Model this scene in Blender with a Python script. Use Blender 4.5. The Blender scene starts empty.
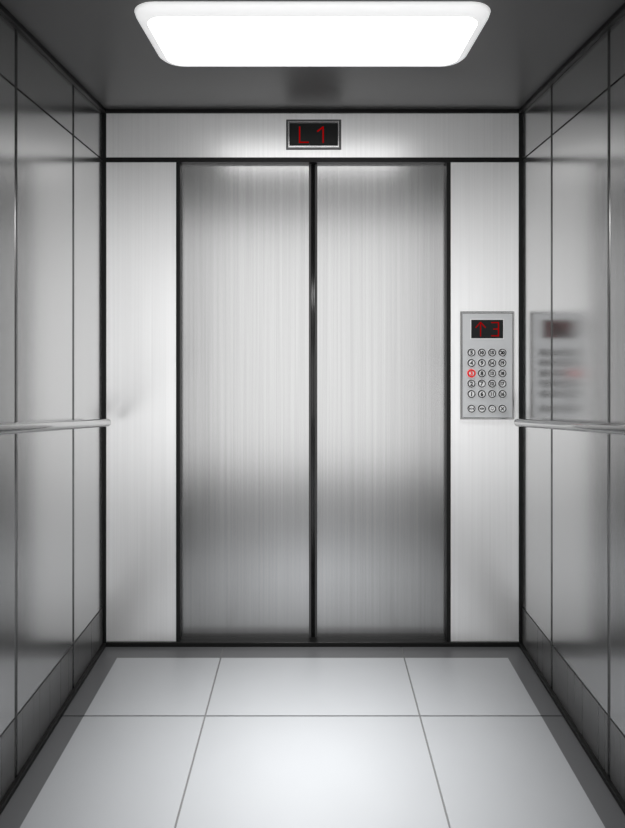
import bpy, bmesh, math
from mathutils import Vector, Matrix

C = bpy.context.scene.collection
F = 602.0            # focal length in pixels of the 625x828 frame
D = 2.6              # camera to front wall
S = F / D            # pixels per metre on the front wall
EYE = 1.42
HX, HY = 312.5, 317.0
def X(px, y=0.0): return (px - HX) * (D + y) / F
def Z(py, y=0.0): return EYE + (HY - py) * (D + y) / F
W = 0.906            # half width of the cab
H = Z(109.5)         # ceiling height
R = -2.74            # rear plane of the cab, left open

# ------------------------------------------------------------------ helpers
def tag(o, label=None, cat=None, group=None, kind=None):
    if label: o['label'] = label
    if cat: o['category'] = cat
    if group: o['group'] = group
    if kind: o['kind'] = kind
    return o

def obj(name, bm, m, parent=None, smooth=False):
    me = bpy.data.meshes.new(name)
    bmesh.ops.recalc_face_normals(bm, faces=bm.faces)
    bm.to_mesh(me); bm.free()
    if smooth:
        for p in me.polygons: p.use_smooth = True
    for mm in (m if isinstance(m, (list, tuple)) else [m]): me.materials.append(mm)
    o = bpy.data.objects.new(name, me); C.objects.link(o)
    if parent is not None:
        o.parent = parent
        o.matrix_parent_inverse = Matrix.Translation(-parent.location)
    return o

def empty(name, loc=(0, 0, 0)):
    o = bpy.data.objects.new(name, None); C.objects.link(o); o.location = loc
    o.empty_display_size = 0.1
    return o

def hexa(bm, pts, bev=0.0, seg=2):
    """eight corners: lower four then upper four in the same order"""
    v = [bm.verts.new(p) for p in pts]
    fs = [bm.faces.new([v[i] for i in q]) for q in
          ((0, 1, 2, 3), (4, 5, 6, 7), (0, 1, 5, 4), (1, 2, 6, 5), (2, 3, 7, 6), (3, 0, 4, 7))]
    if bev > 0:
        es = list({e for f in fs for e in f.edges})
        bmesh.ops.bevel(bm, geom=es, offset=bev, segments=seg, affect='EDGES', profile=0.5)

def box(bm, x0, x1, y0, y1, z0, z1, bev=0.0, seg=2):
    hexa(bm, [(x0, y0, z0), (x1, y0, z0), (x1, y1, z0), (x0, y1, z0),
              (x0, y0, z1), (x1, y0, z1), (x1, y1, z1), (x0, y1, z1)], bev, seg)
    return bm
def B(*a, **k):
    return box(bmesh.new(), *a, **k)

def prism(bm, pts, y0, y1, scale=1.0, cen=None):
    """outline in x,z extruded between y0 (towards the room) and y1; the y0 end may be scaled about cen"""
    if cen is None: cen = (0, 0)
    a = [bm.verts.new((cen[0] + (p[0] - cen[0]) * scale, y0, cen[1] + (p[1] - cen[1]) * scale)) for p in pts]
    b = [bm.verts.new((p[0], y1, p[1])) for p in pts]
    bm.faces.new(a); bm.faces.new(b)
    n = len(pts)
    for i in range(n): bm.faces.new((a[i], a[(i + 1) % n], b[(i + 1) % n], b[i]))
    return bm

def loft(bm, rings, cap0=True, cap1=True):
    vs = [[bm.verts.new(p) for p in r] for r in rings]
    n = len(rings[0])
    for a, b in zip(vs[:-1], vs[1:]):
        for i in range(n): bm.faces.new((a[i], a[(i + 1) % n], b[(i + 1) % n], b[i]))
    if cap0: bm.faces.new(vs[0])
    if cap1: bm.faces.new(vs[-1])
    return bm

def tube(bm, p0, p1, r, n=32, round0=False, round1=False):
    p0, p1 = Vector(p0), Vector(p1)
    d = (p1 - p0).normalized()
    u = d.orthogonal().normalized(); w = d.cross(u)
    st = []
    k = 6
    if round0:
        for i in range(k): a = math.pi / 2 * i / k; st.append((p0 - d * (0.5 * r * math.cos(a)) , r * max(math.sin(a), .04)))
    st.append((p0, r)); st.append((p1, r))
    if round1:
        for i in range(1, k + 1): a = math.pi / 2 * i / k; st.append((p1 + d * (0.5 * r * math.sin(a)), r * max(math.cos(a), .04)))
    rings = [[c + (u * math.cos(2 * math.pi * j / n) + w * math.sin(2 * math.pi * j / n)) * rr for j in range(n)] for c, rr in st]
    return loft(bm, rings)

def rrect(x0, x1, y0, y1, r, n=8):
    pts = []
    for cx, cy, a0 in ((x1 - r, y1 - r, 0), (x0 + r, y1 - r, 90), (x0 + r, y0 + r, 180), (x1 - r, y0 + r, 270)):
        for i in range(n + 1):
            a = math.radians(a0 + 90 * i / n)
            pts.append((cx + r * math.cos(a), cy + r * math.sin(a)))
    return pts

# ------------------------------------------------------------------ materials
def newmat(name):
    m = bpy.data.materials.new(name); m.use_nodes = True
    return m, m.node_tree, m.node_tree.nodes['Principled BSDF']
def plain(name, col, rough=.5, metal=0.0, spec=.5, emit=None, es=0.0):
    m, nt, p = newmat(name)
    if not isinstance(col, (tuple, list)): col = (col, col, col)
    p.inputs['Base Color'].default_value = (*col, 1)
    p.inputs['Roughness'].default_value = rough
    p.inputs['Metallic'].default_value = metal
    p.inputs['Specular IOR Level'].default_value = spec
    if emit:
        p.inputs['Emission Color'].default_value = (*emit, 1); p.inputs['Emission Strength'].default_value = es
    return m
def brushed(name, col, rough, metal=1.0, var=.06, bump=.02, scl=(420, 420, 1.3)):
    """steel with a fine vertical grain"""
    m, nt, p = newmat(name)
    L = nt.links.new
    geo = nt.nodes.new('ShaderNodeNewGeometry')
    mp = nt.nodes.new('ShaderNodeMapping'); mp.inputs['Scale'].default_value = scl
    L(geo.outputs['Position'], mp.inputs['Vector'])
    n1 = nt.nodes.new('ShaderNodeTexNoise'); n1.inputs['Scale'].default_value = 1; n1.inputs['Detail'].default_value = 3
    L(mp.outputs[0], n1.inputs['Vector'])
    mp2 = nt.nodes.new('ShaderNodeMapping'); mp2.inputs['Scale'].default_value = (scl[0] * .22, scl[1] * .22, scl[2] * .4)
    L(geo.outputs['Position'], mp2.inputs['Vector'])
    n2 = nt.nodes.new('ShaderNodeTexNoise'); n2.inputs['Scale'].default_value = 1; n2.inputs['Detail'].default_value = 2
    L(mp2.outputs[0], n2.inputs['Vector'])
    ad = nt.nodes.new('ShaderNodeMath'); ad.operation = 'ADD'
    L(n1.outputs['Fac'], ad.inputs[0]); L(n2.outputs['Fac'], ad.inputs[1])
    mr = nt.nodes.new('ShaderNodeMapRange')
    mr.inputs['From Min'].default_value = .6; mr.inputs['From Max'].default_value = 1.4
    mr.inputs['To Min'].default_value = col * (1 - var); mr.inputs['To Max'].default_value = min(1, col * (1 + var))
    L(ad.outputs[0], mr.inputs['Value'])
    cc = nt.nodes.new('ShaderNodeCombineColor')
    for i in range(3): L(mr.outputs[0], cc.inputs[i])
    L(cc.outputs[0], p.inputs['Base Color'])
    mr2 = nt.nodes.new('ShaderNodeMapRange')
    mr2.inputs['From Min'].default_value = .6; mr2.inputs['From Max'].default_value = 1.4
    mr2.inputs['To Min'].default_value = rough * .96; mr2.inputs['To Max'].default_value = rough * 1.04
    L(ad.outputs[0], mr2.inputs['Value']); L(mr2.outputs[0], p.inputs['Roughness'])
    if bump <= 0:
        p.inputs['Metallic'].default_value = metal
        return m
    bp = nt.nodes.new('ShaderNodeBump'); bp.inputs['Strength'].default_value = bump; bp.inputs['Distance'].default_value = .001
    L(ad.outputs[0], bp.inputs['Height']); L(bp.outputs[0], p.inputs['Normal'])
    p.inputs['Metallic'].default_value = metal
    return m

M_FRONT = brushed('brushed_steel_front', .95, .32, metal=.6, var=.07, bump=0)
M_DOOR  = brushed('brushed_steel_door', .42, .23, metal=1.0, var=.10, bump=0)
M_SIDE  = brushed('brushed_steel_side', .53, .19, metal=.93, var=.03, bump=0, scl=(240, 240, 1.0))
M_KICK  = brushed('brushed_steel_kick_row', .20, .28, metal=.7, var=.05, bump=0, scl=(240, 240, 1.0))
M_TOP_SHADE   = brushed('brushed_steel_top_row_shade', .44, .20, metal=.9, var=.04, bump=0, scl=(240, 240, 1.0))  # shade below the ceiling, put into this row's darker base colour
M_BLACK = plain('black_trim', .006, .4, spec=.2)
M_DARK  = plain('dark_recess', .02, .6)
M_JOINT = plain('joint_strip_metal', .20, .25, metal=.7)
M_SEALG = plain('dark_grey_seal', .04, .4)
M_SEAL  = plain('glossy_black_seal', .03, .20, spec=1.0, metal=.35)
M_CEIL  = plain('ceiling_dark_lacquer', .075, .42, metal=.0, spec=.5)
M_RAIL  = plain('satin_steel_rail', .42, .14, metal=1)
M_RIM   = plain('lamp_rim_opal', .85, .4, emit=(1, 1, 1), es=.5)
M_LAMP  = plain('lamp_diffuser_glow', .9, .4, emit=(1, .995, .99), es=2.5)
M_PLATE = plain('panel_plate_satin', (.60, .61, .62), .38, metal=.55)
M_BEZEL = plain('polished_bezel', .30, .12, metal=1)
M_RIMF = plain('polished_display_rim', .62, .15, metal=1)
M_RIM_SHADOW = plain('display_rim_shadow', .10, .35, metal=.6)  # dark colour painted for the shadow around the display frame
M_GLASS = plain('display_black_glass', (.006, .007, .007), .3, spec=.2)
M_RED   = plain('red_display_led', (.02, 0, 0), .8, spec=0, emit=(1.0, .001, .002), es=.30)
M_REDL  = plain('red_lit_ring', (.4, 0, 0), .4, emit=(1.0, .004, .004), es=.5)
M_RING  = plain('button_ring_dark', .012, .3)
M_HALO  = plain('button_collar_bright', .85, .3, metal=.3)
M_BUTTON= plain('button_face_steel', .93, .35, metal=0)
M_INK   = plain('button_marking_black', .01, .5)

def tile_mat():
    m, nt, p = newmat('floor_tile_grey'); L = nt.links.new
    geo = nt.nodes.new('ShaderNodeNewGeometry')
    n = nt.nodes.new('ShaderNodeTexNoise'); n.inputs['Scale'].default_value = 6; n.inputs['Detail'].default_value = 4
    L(geo.outputs['Position'], n.inputs['Vector'])
    mr = nt.nodes.new('ShaderNodeMapRange'); mr.inputs['To Min'].default_value = .97; mr.inputs['To Max'].default_value = 1.03
    L(n.outputs['Fac'], mr.inputs['Value'])
    mx = nt.nodes.new('ShaderNodeVectorMath'); mx.operation = 'SCALE'; mx.inputs[0].default_value = (.25, .257, .266)
    L(mr.outputs[0], mx.inputs['Scale']); L(mx.outputs[0], p.inputs['Base Color'])
    p.inputs['Roughness'].default_value = .42; p.inputs['Specular IOR Level'].default_value = 1.0
    return m
M_TILE = tile_mat()
M_EDGE_SHADE = plain('floor_edge_shade_tile', (.075, .076, .079), .42)  # shade along the walls, put into a darker tile colour
M_GROUT = plain('grout_grey', .11, .7)

# ------------------------------------------------------------------ floor
JX0, JX1, JY = X(225, 0) * 1.0, X(402, 0) * 1.0, None
JX = 0.382                                    # lengthwise joints
JYS = [-0.457, -0.457 - .76, -0.457 - 1.52, -0.457 - 2.28]
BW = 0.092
floor = obj('floor', B(-W - .04, W + .04, R - .06, .16, -.10, -.004), M_GROUT)
tag(floor, kind='structure')
g = .0030
def spans(cuts, lo, hi):
    e = [lo] + sorted(c for c in cuts if lo < c < hi) + [hi]
    return [(a + (g if a != lo else 0), b - (g if b != hi else 0)) for a, b in zip(e[:-1], e[1:])]
bm = bmesh.new()
for xa, xb in spans((-JX, JX), -W + BW, W - BW):
    for ya, yb in spans(JYS, R + BW, -BW):
        box(bm, xa, xb, ya, yb, -.006, 0)
obj('floor_tiles', bm, M_TILE, floor)
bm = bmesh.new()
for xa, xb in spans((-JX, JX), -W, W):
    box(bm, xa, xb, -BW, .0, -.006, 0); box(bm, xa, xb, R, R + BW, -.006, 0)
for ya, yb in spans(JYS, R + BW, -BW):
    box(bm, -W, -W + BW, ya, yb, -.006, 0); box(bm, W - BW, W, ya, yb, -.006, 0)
obj('floor_edge_shade', bm, M_EDGE_SHADE, floor)

# ------------------------------------------------------------------ ceiling
ceil = obj('ceiling', B(-W - .04, W + .04, R - .06, .16, H, H + .08), M_CEIL)
tag(ceil, kind='structure')

# ------------------------------------------------------------------ side walls
UP0, UP1 = Z(160.5), Z(160.5) + .026 / .87 * 1.0       # slope per metre for the upper joint
def zup(y): return Z(160.0) + (-y) * .030              # height of the upper joint line at depth y
def zlo(y): return Z(606.8) + (-y) * .040              # height of the lower joint line
VJ = [-.320, -.7605, -1.204, -1.643, -2.078, -2.513]
for side, sg in (('left', -1), ('right', 1)):
    x0, x1 = sorted((sg * (W + .012), sg * (W + .06)))
    wl = obj('wall_' + side, B(x0, x1, R - .06, .10, 0, H), M_DARK); tag(wl, kind='structure')
    e = [0.0] + VJ + [R]
    for k, (ya, yb) in enumerate(zip(e[:-1], e[1:])):
        ga = .009 if ya != 0 else 0; gb = .009 if yb != R else 0
        a, b = ya - ga, yb + gb                        # a nearer the doors
        hh = .0036
        for lo, hi, mt in ((lambda y: 0.0, lambda y: zlo(y) - hh, M_KICK), (lambda y: zlo(y) + hh, lambda y: zup(y) - hh, M_SIDE), (lambda y: zup(y) + hh, lambda y: H, M_TOP_SHADE)):
            bm = bmesh.new()
            xi, xo = sg * W, sg * (W + .012)
            hexa(bm, [(xi, a, lo(a)), (xi, b, lo(b)), (xo, b, lo(b)), (xo, a, lo(a)),
                      (xi, a, hi(a)), (xi, b, hi(b)), (xo, b, hi(b)), (xo, a, hi(a))])
            obj('wall_panel', bm, mt, wl)
    for y in VJ:                                       # half-round strips in the upright joints
        bm = bmesh.new(); r = .0085
        ring = lambda z: [(sg * (W + .006) - sg * (.0075 * math.sin(math.pi * i / 8)), y + r * math.cos(math.pi * i / 8), z) for i in range(9)]
        loft(bm, [ring(.0), ring(H)])
        obj('joint_strip', bm, M_JOINT, wl, smooth=True)

# rear wall left out; even white world light added to brighten the cab

# ------------------------------------------------------------------ front wall
T = .0155
XL0, XL1 = X(176.2), X(180.0)          # left jamb
XR0, XR1 = X(446.6), X(450.6)          # right jamb
ZH0, ZH1 = Z(162.2), Z(157.6)          # strip under the header
ZT = Z(113.6); ZB = Z(641.4)
wf = obj('wall_front', B(-W - .04, W + .04, .11, .16, 0, H), M_DARK); tag(wf, kind='structure')
obj('side_return', B(-W, XL0, 0, .11, ZB - .01, ZH0, bev=.001, seg=1), M_FRONT, wf)
obj('side_return', B(XR1, W, 0, .11, ZB - .01, ZH0, bev=.001, seg=1), M_FRONT, wf)
obj('header_panel', B(-W, W, 0, .11, ZH1, H), M_FRONT, wf)

def trim(n, bm): return tag(obj('trim_%d' % n, bm, M_BLACK), kind='structure')
trim(1, B(-W, -W + T, -.004, 0, .0, H, bev=.001, seg=2))
trim(2, B(W - T, W, -.004, 0, .0, H, bev=.001, seg=2))
trim(3, B(-W + T, W - T, -.008, 0, ZT, H, bev=.002))
trim(4, B(-W + T, W - T, -.004, .06, ZH0, ZH1, bev=.001))
trim(5, B(XL0, XL1, -.003, .08, ZB, ZH0, bev=.001))
trim(6, B(XR0, XR1, -.003, .08, ZB, ZH0, bev=.001))
trim(7, B(-W + T, W - T, -.010, .08, 0, ZB, bev=.002))
tc = .017
trim(8, B(-W, -W + tc, R, -.004, H - tc, H, bev=.002))
trim(9, B(W - tc, W, R, -.004, H - tc, H, bev=.002))
trim(10, B(-W, -W + tc, R, -.004, 0, .016, bev=.002))
trim(11, B(W - tc, W, R, -.004, 0, .016, bev=.002))

# ------------------------------------------------------------------ doors
DY = .030
XC = X(313.1)
for n, (xa, xb, sg) in enumerate(((XL1 - .02, XC - .0172, 1), (XC + .0172, XR0 + .02, -1)), 1):
    d = obj('door_%d' % n, B(xa, xb, DY, DY + .035, ZB - .004, ZH0 + .004, bev=.0015, seg=2), M_DOOR)
    tag(d, kind='structure')
    ex = xb if sg > 0 else xa
    x0, x1 = sorted((ex, ex + sg * .0085))
    obj('door_edge', B(x0, x1, DY + .002, DY + .03, ZB, ZH0, bev=.001), M_SEALG, d)
    cx = ex + sg * .0128
    bm = bmesh.new()
    tube(bm, (cx, DY + .008, ZB), (cx, DY + .008, ZH0), .0044, 24)
    obj('rubber_seal', bm, M_SEAL, d, smooth=True)

# ------------------------------------------------------------------ ceiling lamps
def lamp(y0, y1, hx):
    cy = (y0 + y1) / 2
    root = empty('ceiling_lamp', (0, cy, H))
    rings = []
    for ins, dz in ((0, 0), (.004, .012), (.016, .022), (.034, .026)):
        rings.append([(p[0], p[1], H - dz) for p in rrect(-hx + ins, hx - ins, y0 + ins, y1 - ins, .075 - ins * .6)])
    obj('lamp_rim', loft(bmesh.new(), rings, cap1=False), M_RIM, root, smooth=True)
    rings = []
    for ins, dz in ((.034, .0262), (.06, .0285), (.10, .030)):
        rings.append([(p[0], p[1], H - dz) for p in rrect(-hx + ins, hx - ins, y0 + ins, y1 - ins, .055 - (ins - .034) * .5)])
    obj('diffuser', loft(bmesh.new(), rings, cap0=False), M_LAMP, root, smooth=True)
    for w_, s_, f_ in ((10, 100, 1.0), (7.0, 42, .45)):     # wide light and the stronger middle of the beam
        li = bpy.data.lights.new('lamp_light', 'AREA'); li.shape = 'RECTANGLE'
        li.size = (2 * hx - .12) * f_; li.size_y = y1 - y0 - .12; li.energy = w_; li.spread = math.radians(s_)
        lo = bpy.data.objects.new('lamp_light', li); C.objects.link(lo); lo.parent = root; lo.location = (0, 0, -.034 - .002 * (f_ < 1))
    return root
LY1 = -(D - F * (H - .02 - EYE) / (HY - 68.0)) ; LY0 = -(D - F * (H - .01 - EYE) / (HY - 5.0))
l1 = lamp(LY0, LY1, .525)
tag(l1, 'large bright rounded rectangular white lamp glowing in the dark ceiling before the doors', 'ceiling lamp')

# ------------------------------------------------------------------ handrails
for sg, word in ((-1, 'left'), (1, 'right')):
    xr = sg * (W - .055)
    def P(dep, py): return (xr, dep - D, EYE + (HY - py) * dep / F)
    tip = P(.851 * F / 204.6, 422.6); mid = P(.851 * F / 312.5, 429.2)
    tv, mv = Vector(tip), Vector(mid)
    end = tv + (mv - tv) * 1.75
    root = empty('handrail', tuple((tv + end) / 2))
    tag(root, 'round satin steel handrail along the %s wall, ' % word +
        ('far from the button panel' if sg < 0 else 'ending just below the button panel'), 'handrail')
    d = (end - tv).normalized()
    obj('rail_tube', tube(bmesh.new(), tv + d * .008, end - d * .008, .0158, 40, True, True), M_RAIL, root, smooth=True)
    for t in (1.12, 1.62):
        c = tv + (mv - tv) * t
        bm = bmesh.new(); tube(bm, c, (sg * (W - .004), c.y, c.z), .007, 20)
        br = obj('rail_bracket', bm, M_RAIL, root, smooth=True)
        bm = bmesh.new(); tube(bm, (sg * (W - .006), c.y, c.z), (sg * W, c.y, c.z), .026, 28)
        obj('bracket_flange', bm, M_RAIL, br)

# ------------------------------------------------------------------ display characters
def stroke(bm, p, q, w, y0, y1):
    p, q = Vector(p), Vector(q); d = (q - p).normalized(); n = Vector((-d.y, d.x)) * w / 2
    prism(bm, [tuple(p + n), tuple(q + n), tuple(q - n), tuple(p - n)], y0, y1)
def strokes(segs, w, y0, y1):
    bm = bmesh.new()
    for p, q in segs: stroke(bm, p, q, w, y0, y1)
    return bm

# ------------------------------------------------------------------ floor indicator above the doors
ix0, ix1, iz0, iz1 = X(287.0), X(340.3), Z(149.0), Z(120.6)
icx, icz = (ix0 + ix1) / 2, (iz0 + iz1) / 2
ind = empty('floor_indicator', (icx, 0, icz))
tag(ind, 'small black floor display reading L 1 in red, steel framed, above the doors', 'display')
def frame_mesh(x0, x1, z0, z1, w, yb, yf, slope=.45):
    """mitred frame with a rounded face"""
    prof = [(0, yb), (0, yf * .55), (w * .28, yf), (w * .68, yf), (w, yf * .45), (w, yb)]
    rings = []
    for ins, y in prof:
        rings.append([(x0 + ins, y, z0 + ins), (x1 - ins, y, z0 + ins), (x1 - ins, y, z1 - ins), (x0 + ins, y, z1 - ins)])
    bm = bmesh.new(); vs = [[bm.verts.new(p) for p in r] for r in rings]
    for a, b in zip(vs, vs[1:] + vs[:1]):
        for i in range(4): bm.faces.new((a[i], a[(i + 1) % 4], b[(i + 1) % 4], b[i]))
    return bm
obj('display_shadow_plate', B(ix0 - .004, ix1 + .004, -.003, 0, iz0 - .004, iz1 + .004, bev=.002), M_RIM_SHADOW, ind)  # thin dark plate standing in for the frame's shadow
obj('display_frame', frame_mesh(ix0 + .004, ix1 - .004, iz0 + .004, iz1 - .004, .0095, 0, -.012), M_RIMF, ind)
scr = obj('display_screen', B(ix0 + .011, ix1 - .011, -.004, -.0, iz0 + .011, iz1 - .011), M_GLASS, ind)
k = 625 / 90.0
def ip(a, b): return (X(270 + a / k), Z(105 + b / k))
obj('display_letter', strokes([(ip(206, 152), ip(206, 266)), (ip(201, 261), ip(270, 261))], .0052, -.0048, -.004), M_RED, scr)
obj('display_digit', strokes([(ip(369, 152), ip(369, 265)), (ip(370, 154), ip(328, 186))], .0052, -.0048, -.004), M_RED, scr)

# ------------------------------------------------------------------ control panel
q = 6.375
def cp(a, b): return (X(450 + a / q, -.011), Z(300 + b / q, -.011))
(px0, pz1), (px1, pz0) = cp(68, 73), cp(412, 762)
pcx, pcz = (px0 + px1) / 2, (pz0 + pz1) / 2
pan = empty('control_panel', (pcx, 0, pcz))
tag(pan, 'grey steel elevator button panel with red display on the narrow wall right of the doors', 'control panel')
obj('panel_bezel', frame_mesh(px0, px1, pz0, pz1, .0105, 0, -.014), M_BEZEL, pan)
obj('faceplate', B(px0 + .008, px1 - .008, -.010, .003, pz0 + .008, pz1 - .008), M_PLATE, pan)
(sx0, sz1), (sx1, sz0) = cp(135, 126), cp(338, 244)
YP = -.010
obj('screen_surround', B(sx0 - .004, sx1 + .004, YP - .0015, YP, sz0 - .004, sz1 + .004), M_HALO, pan)
scr = obj('display_screen', B(sx0, sx1, YP - .003, YP, sz0, sz1), M_GLASS, pan)
y0, y1 = YP - .0038, YP - .003
obj('display_arrow', strokes([(cp(194, 142), cp(194, 232)), (cp(194, 141), cp(163, 177)), (cp(194, 141), cp(226, 177))], .0040, y0, y1), M_RED, scr)
obj('display_digit', strokes([(cp(262, 144), cp(308, 144)), (cp(308, 140), cp(308, 232)), (cp(276, 185), cp(308, 185)), (cp(262, 228), cp(308, 228))], .0044, y0, y1), M_RED, scr)

def text_mesh(s, size, cx, cz, y):
    cu = bpy.data.curves.new('marking', 'FONT'); cu.body = s; cu.size = size
    cu.align_x = 'CENTER'; cu.align_y = 'CENTER'; cu.offset = size * (.05 if len(s) == 1 else .065); cu.extrude = .0003; cu.resolution_u = 3
    if len(s) == 2: cu.space_character = .9
    t = bpy.data.objects.new('marking', cu); C.objects.link(t)
    bpy.context.view_layer.update()
    me = bpy.data.meshes.new_from_object(t.evaluated_get(bpy.context.evaluated_depsgraph_get()))
    bpy.data.objects.remove(t); bpy.data.curves.remove(cu)
    xs = [v.co.x for v in me.vertices]; ys = [v.co.y for v in me.vertices]
    ox, oy = (min(xs) + max(xs)) / 2, (min(ys) + max(ys)) / 2
    for v in me.vertices:
        a, b, c = v.co; v.co = (cx + (a - ox), y - c, cz + (b - oy))
    return me
def disc(cx, cz, r, ya, yb, n=32, bev=.86):
    pts = lambda rr: [(cx + rr * math.cos(2 * math.pi * i / n), cz + rr * math.sin(2 * math.pi * i / n)) for i in range(n)]
    bm = bmesh.new()
    loft(bm, [[(p[0], ya, p[1]) for p in pts(r)], [(p[0], yb + (ya - yb) * .25, p[1]) for p in pts(r)], [(p[0], yb, p[1]) for p in pts(r * bev)]])
    return bm
def ring(cx, cz, r0, r1, ya, yb, n=36):
    def c(r, y): return [(cx + r * math.cos(2 * math.pi * i / n), y, cz + r * math.sin(2 * math.pi * i / n)) for i in range(n)]
    bm = bmesh.new(); vs = [[bm.verts.new(p) for p in rr] for rr in (c(r1, ya), c(r1, yb), c(r0, yb), c(r0, ya))]
    for a, b in zip(vs, vs[1:] + vs[:1]):
        for i in range(n): bm.faces.new((a[i], a[(i + 1) % n], b[(i + 1) % n], b[i]))
    return bm
cols = [135.5, 201.5, 267, 332.5]; rows = [335, 401, 467, 532.5, 598.5, 692]
names = [['5', '10', '15', '20'], ['4', '9', '14', '19'], ['3', '8', '13', '18'], ['2', '7', '12', '17'], ['1', '6', '11', '16'],
         ['close', 'open', 'bell', 'cross']]
for r, py in enumerate(rows):
    for c, px in enumerate(cols):
        s = names[r][c]; cx, cz = cp(px, py)
        lit = s == '3'
        bt = obj('button', disc(cx, cz, .0142, YP, YP - .006), M_BUTTON, pan)
        if lit: bt['label'] = 'button lit with a red ring and red number 3'
        obj('button_collar', ring(cx, cz, .0160, .0190, YP, YP - .0012), M_HALO, bt)
        obj('button_ring', ring(cx, cz, .0126, .0178 if lit else .0168, YP, YP - .0068), M_REDL if lit else M_RING, bt)
        if lit: obj('button_inner_ring', ring(cx, cz, .0106, .0126, YP, YP - .0066), M_RING, bt)
        yt = YP - .0064
        mat = M_REDL if lit else M_INK
        if r < 5:
            me = text_mesh(s, .0235 if len(s) == 1 else .0195, cx, cz, yt); me.materials.append(mat)
            o = bpy.data.objects.new('button_number', me); C.objects.link(o); o.parent = bt
        else:
            bm = bmesh.new(); u = .00115
            if s in ('close', 'open'):
                f = 1 if s == 'open' else -1
                for e in (-1, 1):
                    tipx = cx + e * (9.2 if f > 0 else 1.6) * u; bx = cx + e * (2.0 if f > 0 else 8.6) * u
                    prism(bm, [(bx, cz + 5.0 * u), (tipx, cz), (bx, cz - 5.0 * u)], yt - .0004, yt + .0005)
                box(bm, cx - .0007, cx + .0007, yt - .0004, yt + .0005, cz - .0055, cz + .0055)
            elif s == 'bell':
                pts = [(-6, -3.2), (6, -3.2), (4.2, -1.0), (3.8, 3.0), (2.2, 5.6), (0, 6.6), (-2.2, 5.6), (-3.8, 3.0), (-4.2, -1.0)]
                n = len(pts)
                for i in range(n):
                    p, w_ = pts[i], pts[(i + 1) % n]
                    stroke(bm, (cx + p[0] * u, cz + p[1] * u), (cx + w_[0] * u, cz + w_[1] * u), .0013, yt - .0004, yt + .0005)
                box(bm, cx - .002, cx + .002, yt - .0004, yt + .0005, cz - .0062, cz - .0042)
            else:
                stroke(bm, (cx - .0062, cz - .0068), (cx + .0062, cz + .0068), .0040, yt - .0004, yt + .0005)
                stroke(bm, (cx - .0062, cz + .0068), (cx + .0062, cz - .0068), .0040, yt - .0004, yt + .0005)
            obj('button_symbol', bm, M_INK, bt)

# ------------------------------------------------------------------ world, camera, view
w = bpy.data.worlds.new('World'); bpy.context.scene.world = w; w.use_nodes = True
w.node_tree.nodes['Background'].inputs[0].default_value = (1, 1, 1, 1)
w.node_tree.nodes['Background'].inputs[1].default_value = 1.85
cam = bpy.data.cameras.new('camera'); co = bpy.data.objects.new('camera', cam); C.objects.link(co)
co.location = (0, -D, EYE); co.rotation_euler = (math.pi / 2, 0, 0)
cam.sensor_width = 36; cam.sensor_fit = 'AUTO'; cam.lens = F / 828 * 36
cam.shift_y = -(414 - HY) / 828; cam.clip_start = .02
sc = bpy.context.scene; sc.camera = co
sc.view_settings.view_transform = 'Standard'; sc.view_settings.look = 'None'
sc.view_settings.gamma = 1; sc.view_settings.use_curve_mapping = False
sc.view_settings.exposure = 0.0
